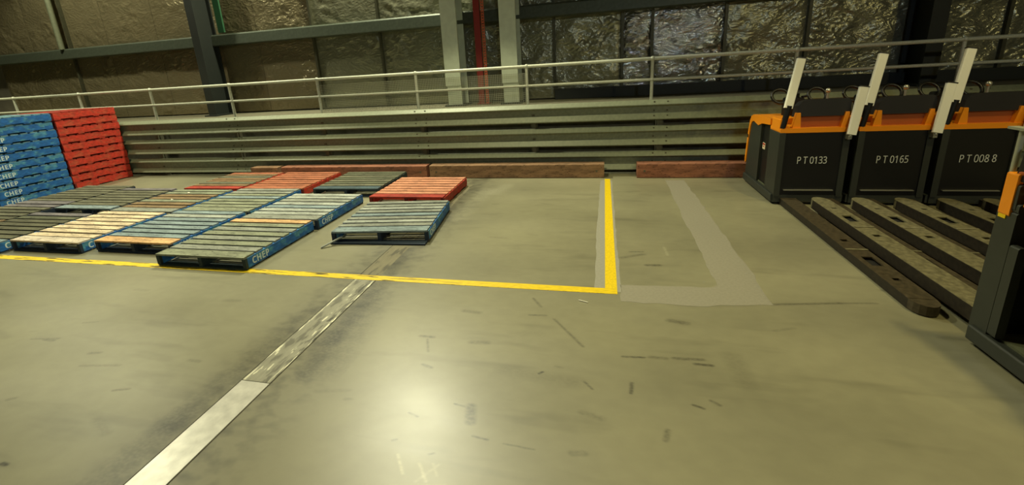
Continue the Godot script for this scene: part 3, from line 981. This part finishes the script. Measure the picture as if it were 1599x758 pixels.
# origin: floor, middle of the fork-side face; forks run towards +z, the drive end towards -z
func truck(x: float, d: float, turn: float, number: String, label: String, fork_top: float, inset: float, rec: Array, kind: int) -> void:
	var o := thing("pallet_truck", V(x, 0, d), turn)
	tag(o, label, "pallet truck", "orange and black pallet trucks")
	var hw := 0.365
	var fl := 2.62
	# forks
	for s in [-0.2, 0.2]:
		var f := fork_shape(fl, fork_top, s < 0)
		var n := obj("fork", f[0], M.fork_steel if fork_top > 0.1 else M.fork_low_shaded, o)
		n.position = Vector3(s, 0, 0.0)
		obj("wear_strip", f[1], M.fork_worn if fork_top > 0.1 else M.fork_steel, n)
		for k in range(2, f.size()):
			obj("side_plate" if k < 4 else "roller_slot", f[k], M.fork_side_shaded if k < 4 else M.slot_dark, n)
	# base tray and skirt
	var st := S()
	var tray := PackedVector2Array([Vector2(-hw, 0.0), Vector2(hw, 0.0), Vector2(hw, -1.0), Vector2(hw - 0.12, -1.24), Vector2(-hw + 0.12, -1.24), Vector2(-hw, -1.0)])
	ext(st, tray, 0.03, 0.125, Transform3D(Basis(Vector3(1, 0, 0), Vector3(0, 0, 1), Vector3(0, 1, 0)), Vector3.ZERO))
	obj("base_tray", st, M.truck_charcoal, o)
	for s in [-1, 1]:
		st = S()
		rbx(st, Vector3(s * (hw + 0.008), 0.08, -0.6), Vector3(0.035, 0.1, 1.16), 0.014)
		obj("side_skirt", st, M.truck_charcoal, o)
	# battery box with the fleet number
	var rd: float = rec[0]
	st = S()
	bx(st, Vector3(0, 0.51, -rd / 2), Vector3(2 * hw - 0.02, 0.78, rd - 0.01))
	var box := obj("battery_box", st, M.truck_black, o)
	st = S()
	bx(st, Vector3(0.0, 0.192, 0.012), Vector3(0.53, 0.008, 0.03))
	obj("ledge_strip", st, M.bright_steel, box)
	if number != "":
		var tm := TextMesh.new()
		tm.text = number
		tm.font = font
		tm.font_size = 32
		tm.pixel_size = 0.0031
		tm.depth = 0.002
		inst("fleet_number", tm, M.text_white, box, Vector3(0.008, 0.56, 0.0015), Basis.from_scale(Vector3(0.86, 1.15, 1)))
	for s in [-1, 1]:
		st = S()
		rbx(st, Vector3(s * (hw - 0.03), 0.505, -rd / 2 + 0.005), Vector3(0.065, 0.79, rd + 0.012), 0.012)
		obj("corner_frame", st, M.truck_charcoal, o)
	# orange top frame with the backrest
	st = S()
	rbx(st, Vector3(0, 0.925, -rd / 2), Vector3(2 * hw, 0.055, rd), 0.014)
	for s in [-1, 1]:
		rbx(st, Vector3(s * (hw - 0.022), 0.985, -rd / 2 + 0.01), Vector3(0.05, 0.15, rd * 0.8), 0.012)
	var up := PackedVector2Array([Vector2(-0.045, 0), Vector2(0.045, 0), Vector2(0.028, 0.19), Vector2(-0.012, 0.19)])
	ext(st, up, -0.06, 0.0, Transform3D(Basis.IDENTITY, Vector3(-0.19, 0.94, -0.02)))
	ext(st, up, -0.06, 0.0, Transform3D(Basis.IDENTITY, Vector3(0.31, 0.94, -0.02)))
	obj("top_frame", st, M.truck_orange if kind != 2 else M.truck_charcoal, o)
	st = S()
	bx(st, Vector3(0.06, 1.03, -0.09), Vector3(0.46, 0.17, 0.03))
	obj("rear_panel", st, M.truck_orange_inner if kind != 2 else M.truck_black, o)
	st = S()
	ext(st, PackedVector2Array([Vector2(-0.28, -0.1), Vector2(0.28, -0.1), Vector2(0.28, 0.06), Vector2(0.265, 0.09), Vector2(0.23, 0.1), Vector2(-0.16, 0.1), Vector2(-0.22, 0.08), Vector2(-0.26, 0.03)]), -0.07, 0.07, Transform3D(Basis(Vector3.RIGHT, -0.12), Vector3(0.08, 1.175, -0.12)))
	obj("backrest_cushion", st, M.vinyl_black, o)
	# operator bay: platform, inner wall
	var r1: float = rec[1]
	st = S()
	bx(st, Vector3(0, 0.132, -(rd + r1) / 2), Vector3(2 * hw - 0.06, 0.014, r1 - rd))
	obj("platform_mat", st, M.mat_green, o)
	st = S()
	bx(st, Vector3(0, 0.53, -(rd + r1) / 2), Vector3(2 * (hw - inset), 0.78, r1 - rd))
	var inner := obj("bay_panel", st, M.truck_black, o)
	if kind == 0:
		st = S()
		bx(st, Vector3(-hw + inset - 0.001, 0.63, -0.62), Vector3(0.003, 0.085, 0.095))
		var lb := obj("warning_label", st, M.label_cream, inner)
		st = S()
		bx(st, Vector3(-hw + inset - 0.003, 0.655, -0.62), Vector3(0.003, 0.02, 0.08))
		bx(st, Vector3(-hw + inset - 0.003, 0.625, -0.62), Vector3(0.003, 0.02, 0.03))
		obj("label_mark", st, M.label_red, lb)
	# drive end: charcoal body, orange cowl wrapped over front and top
	st = S()
	var side := Basis(Vector3(0, 0, -1), Vector3(0, 1, 0), Vector3(1, 0, 0))    # profile x = towards the drive end, drawn out along x
	ext(st, PackedVector2Array([Vector2(r1, 0.12), Vector2(1.22, 0.12), Vector2(1.18, 0.6), Vector2(1.10, 0.88), Vector2(1.0, 0.93), Vector2(r1, 0.94)]), -hw + 0.012, hw - 0.012, Transform3D(side, Vector3.ZERO))
	obj("drive_body", st, M.truck_charcoal, o)
	st = S()
	ext(st, PackedVector2Array([Vector2(1.235, 0.27), Vector2(1.255, 0.34), Vector2(1.215, 0.7), Vector2(1.17, 0.9), Vector2(1.12, 0.975), Vector2(1.03, 1.005), Vector2(rd + 0.02, 1.03), Vector2(rd + 0.02, 0.95), Vector2(0.66, 0.93), Vector2(0.8, 0.885), Vector2(1.0, 0.92), Vector2(1.08, 0.9), Vector2(1.13, 0.83), Vector2(1.165, 0.66), Vector2(1.205, 0.3)]), -hw, hw, Transform3D(side, Vector3.ZERO))
	var cowl := obj("drive_cowl", st, M.truck_orange, o)
	for s in [-1, 1]:
		st = S()
		bx(st, Vector3(s * (hw + 0.002), 0.68, -1.19), Vector3(0.006, 0.045, 0.035))
		obj("cowl_clip", st, M.truck_black, cowl)
	# steering head with looped handles
	st = S()
	rbx(st, Vector3(0.0, 1.12, -0.72), Vector3(0.2, 0.26, 0.16), 0.03)
	cyl(st, Vector3(0.0, 1.27, -0.72), 0.06, 0.06)
	obj("steering_head", st, M.truck_black, o)
	for s in [-1, 1]:
		st = S()
		var loop := []
		for k in 15:
			var a := TAU * k / 14.0
			loop.append(Vector3(s * (0.21 + 0.10 * cos(a)) + 0.03, 1.275 + 0.085 * sin(a), -0.66 - 0.06 * sin(a)))
		tube(st, loop, 0.019, 8)
		tube(st, [Vector3(s * 0.05 + 0.03, 1.25, -0.70), Vector3(s * 0.12 + 0.03, 1.275, -0.66)], 0.016, 8)
		obj("steering_handle", st, M.cable_black, o)
	st = S()
	ball(st, Vector3(0.29, 1.34, -0.5), 0.03)
	tube(st, [Vector3(0.29, 1.1, -0.5), Vector3(0.29, 1.33, -0.5)], 0.014, 8)
	obj("control_knob", st, M.bright_steel, o)
	# white guard paddles
	if kind != 2:
		st = S()
		tube(st, [Vector3(-0.335, 0.95, -0.03), Vector3(-0.29, 1.22, -0.03)], 0.034, 8)
		obj("paddle_socket", st, M.truck_black, o)
		paddle(o, Vector3(-0.30, 1.19, -0.03), Vector3(-0.185, 1.75, -0.13), "guard_paddle")
		st = S()
		ball(st, Vector3(0.335, 0.86, 0.06), 0.022)
		bx(st, Vector3(0.335, 0.85, 0.03), Vector3(0.04, 0.06, 0.08))
		obj("paddle_bracket", st, M.bright_steel, o)
		paddle(o, Vector3(0.34, 0.875, 0.075), Vector3(0.437, 1.40, -0.02), "guard_paddle")
	else:
		st = S()
		tube(st, [Vector3(0.35, 0.95, 0.0), Vector3(0.35, 1.36, 0.0)], 0.014, 8)
		bx(st, Vector3(0.35, 1.365, 0.0), Vector3(0.05, 0.014, 0.14))
		obj("grab_rod", st, M.wire, o)
		for s in [-1, 1]:
			st = S()
			rbx(st, Vector3(s * (hw - 0.02), 0.995, -0.04), Vector3(0.06, 0.25, 0.075), 0.012)
			obj("corner_cap", st, M.truck_orange, o)
			st = S()
			bx(st, Vector3(s * (hw + 0.004), 0.862, -0.03), Vector3(0.006, 0.022, 0.05))
			obj("yellow_mark", st, M.yellow_line, o)
			st = S()
			tube(st, [Vector3(s * (hw - 0.02), 1.115, -0.06), Vector3(s * (hw - 0.03), 1.15, -0.13), Vector3(s * (hw - 0.03), 1.16, -0.24), Vector3(s * (hw - 0.03), 1.13, -0.36), Vector3(s * (hw - 0.03), 1.04, -0.42)], 0.022, 8)
			obj("cushion_rim", st, M.truck_orange_inner, o)
		st = S()
		rbx(st, Vector3(hw - 0.012, 0.43, -0.165), Vector3(0.045, 0.58, 0.06), 0.015)
		obj("bay_edge_trim", st, M.truck_charcoal, o)

func trucks() -> void:
	truck(2.45, 6.0, 0.0, "P T 0133", "leftmost pallet truck by the wall, bearing fleet number 0133", 0.085, 0.04, [0.33, 0.7], 0)
	truck(3.265, 6.0, 0.0, "P T 0165", "middle pallet truck by the wall, with fleet number 0165", 0.085, 0.04, [0.33, 0.7], 1)
	truck(4.07, 6.0, 0.0, "P T 008 8", "rightmost pallet truck by the wall, with fleet number ending 008 8", 0.085, 0.04, [0.33, 0.7], 1)
	truck(2.65, 3.12, PI, "", "nearest pallet truck at the right edge, its dark upright corner capped with orange", 0.18, 0.32, [0.12, 0.75], 2)
	truck(3.465, 3.12, PI, "", "pallet truck past the right edge, its raised forks between trucks 0165 and 008 8", 0.18, 0.32, [0.12, 0.75], 2)
	truck(4.27, 3.12, PI, "", "pallet truck past the right edge whose raised forks point right of truck 008 8", 0.18, 0.32, [0.12, 0.75], 2)

# ---------------------------------------------------------------- build
func _ready() -> void:
	# camera: level is tilted 15.5 degrees down, turned 14 degrees left, rolled 3.6 degrees; the photo is a crop off the lens's axis
	var cam := Camera3D.new()
	cam.name = "camera"
	cam.projection = Camera3D.PROJECTION_FRUSTUM
	cam.near = 0.1
	cam.far = 100
	var f := 697.02
	cam.size = cam.near * 758.0 / f
	cam.frustum_offset = Vector2(cam.near * 31.72 / f, -cam.near * 81.12 / f)
	var right := Vector3(0.971155, -0.061254, -0.230445)
	var up := Vector3(-0.004605, 0.961443, -0.274966)
	cam.transform = Transform3D(Basis(right, up, right.cross(up)).orthonormalized(), Vector3(0, 1.886, 0))
	add_child(cam)
	cam.current = true
	var we := WorldEnvironment.new()
	we.name = "environment"
	var e := Environment.new()
	e.background_mode = Environment.BG_COLOR
	e.background_color = Color(0.01, 0.01, 0.01)
	e.tonemap_mode = Environment.TONE_MAPPER_LINEAR
	e.tonemap_exposure = 1.0
	e.sdfgi_enabled = true
	e.ssao_enabled = true
	e.ssil_enabled = true
	we.environment = e
	add_child(we)
	font.font_names = PackedStringArray(["Droid Sans"])
	bold.font_names = PackedStringArray(["Droid Sans"])
	bold.font_weight = 700
	make_materials()
	var warm := Color(1.0, 0.97, 0.77)
	var white := Color(1.0, 0.99, 0.85)
	var amber := Color(1.0, 0.92, 0.62)
	var cool := Color(0.86, 0.93, 1.0)
	lamp(-2.2, 7.0, 4.5, 28.0, 41.5, 0.12, warm, "high bay lamp over the empty bay in front of the guardrail")
	lamp(-9.0, 7.0, 4.5, 17.0, 44.0, 0.2, warm, "high bay lamp over the left pallet rows")
	lamp(-15.5, 7.0, 4.5, 28.0, 44.0, 0.2, warm, "high bay lamp far left beyond the stacks")
	lamp(3.5, 7.0, 2.7, 17.0, 44.0, 0.2, amber, "amber high bay lamp over the pallet trucks")
	lamp(-4.6, 7.9, 8.5, 70.0, 60.0, 0.5, white, "high bay lamp close to the wall above the sleepers")
	lamp(-11.4, 7.9, 6.6, 44.0, 58.0, 0.4, white, "high bay lamp above the blue stack")
	lamp(3.0, 6.5, -7.0, 20.0, 85.0, 0.2, cool, "added cold white lamp behind the camera for the foil glints")  # added to give the foil its bluish glints; unseen source
	lamp(8.0, 6.5, -6.0, 21.0, 85.0, 0.2, amber, "added amber fill lamp behind the camera for the right wall and trucks")  # added fill, lifts the dim right wall, truck backs and paddles

	room()
	for c in [[-2.805, 0.29, 0.44, "column_paint", "left one of the pair of pale steel columns behind the handrail"], [-1.675, 0.29, 0.44, "column_paint", "right one of the pair of pale steel columns behind the handrail"], [-8.66, 0.2, 0.5, "column_dark", "dark steel column at the left of the foil wall"], [4.95, 0.22, 0.58, "column_dark", "dark steel column behind the pallet trucks"]]:
		column(c[0], c[1], c[2], c[3], c[4])
	guardrail()
	handrail()
	sleepers()
	rack_upright()
	markings()
	floor_pallets()
	stacks()
	trucks()
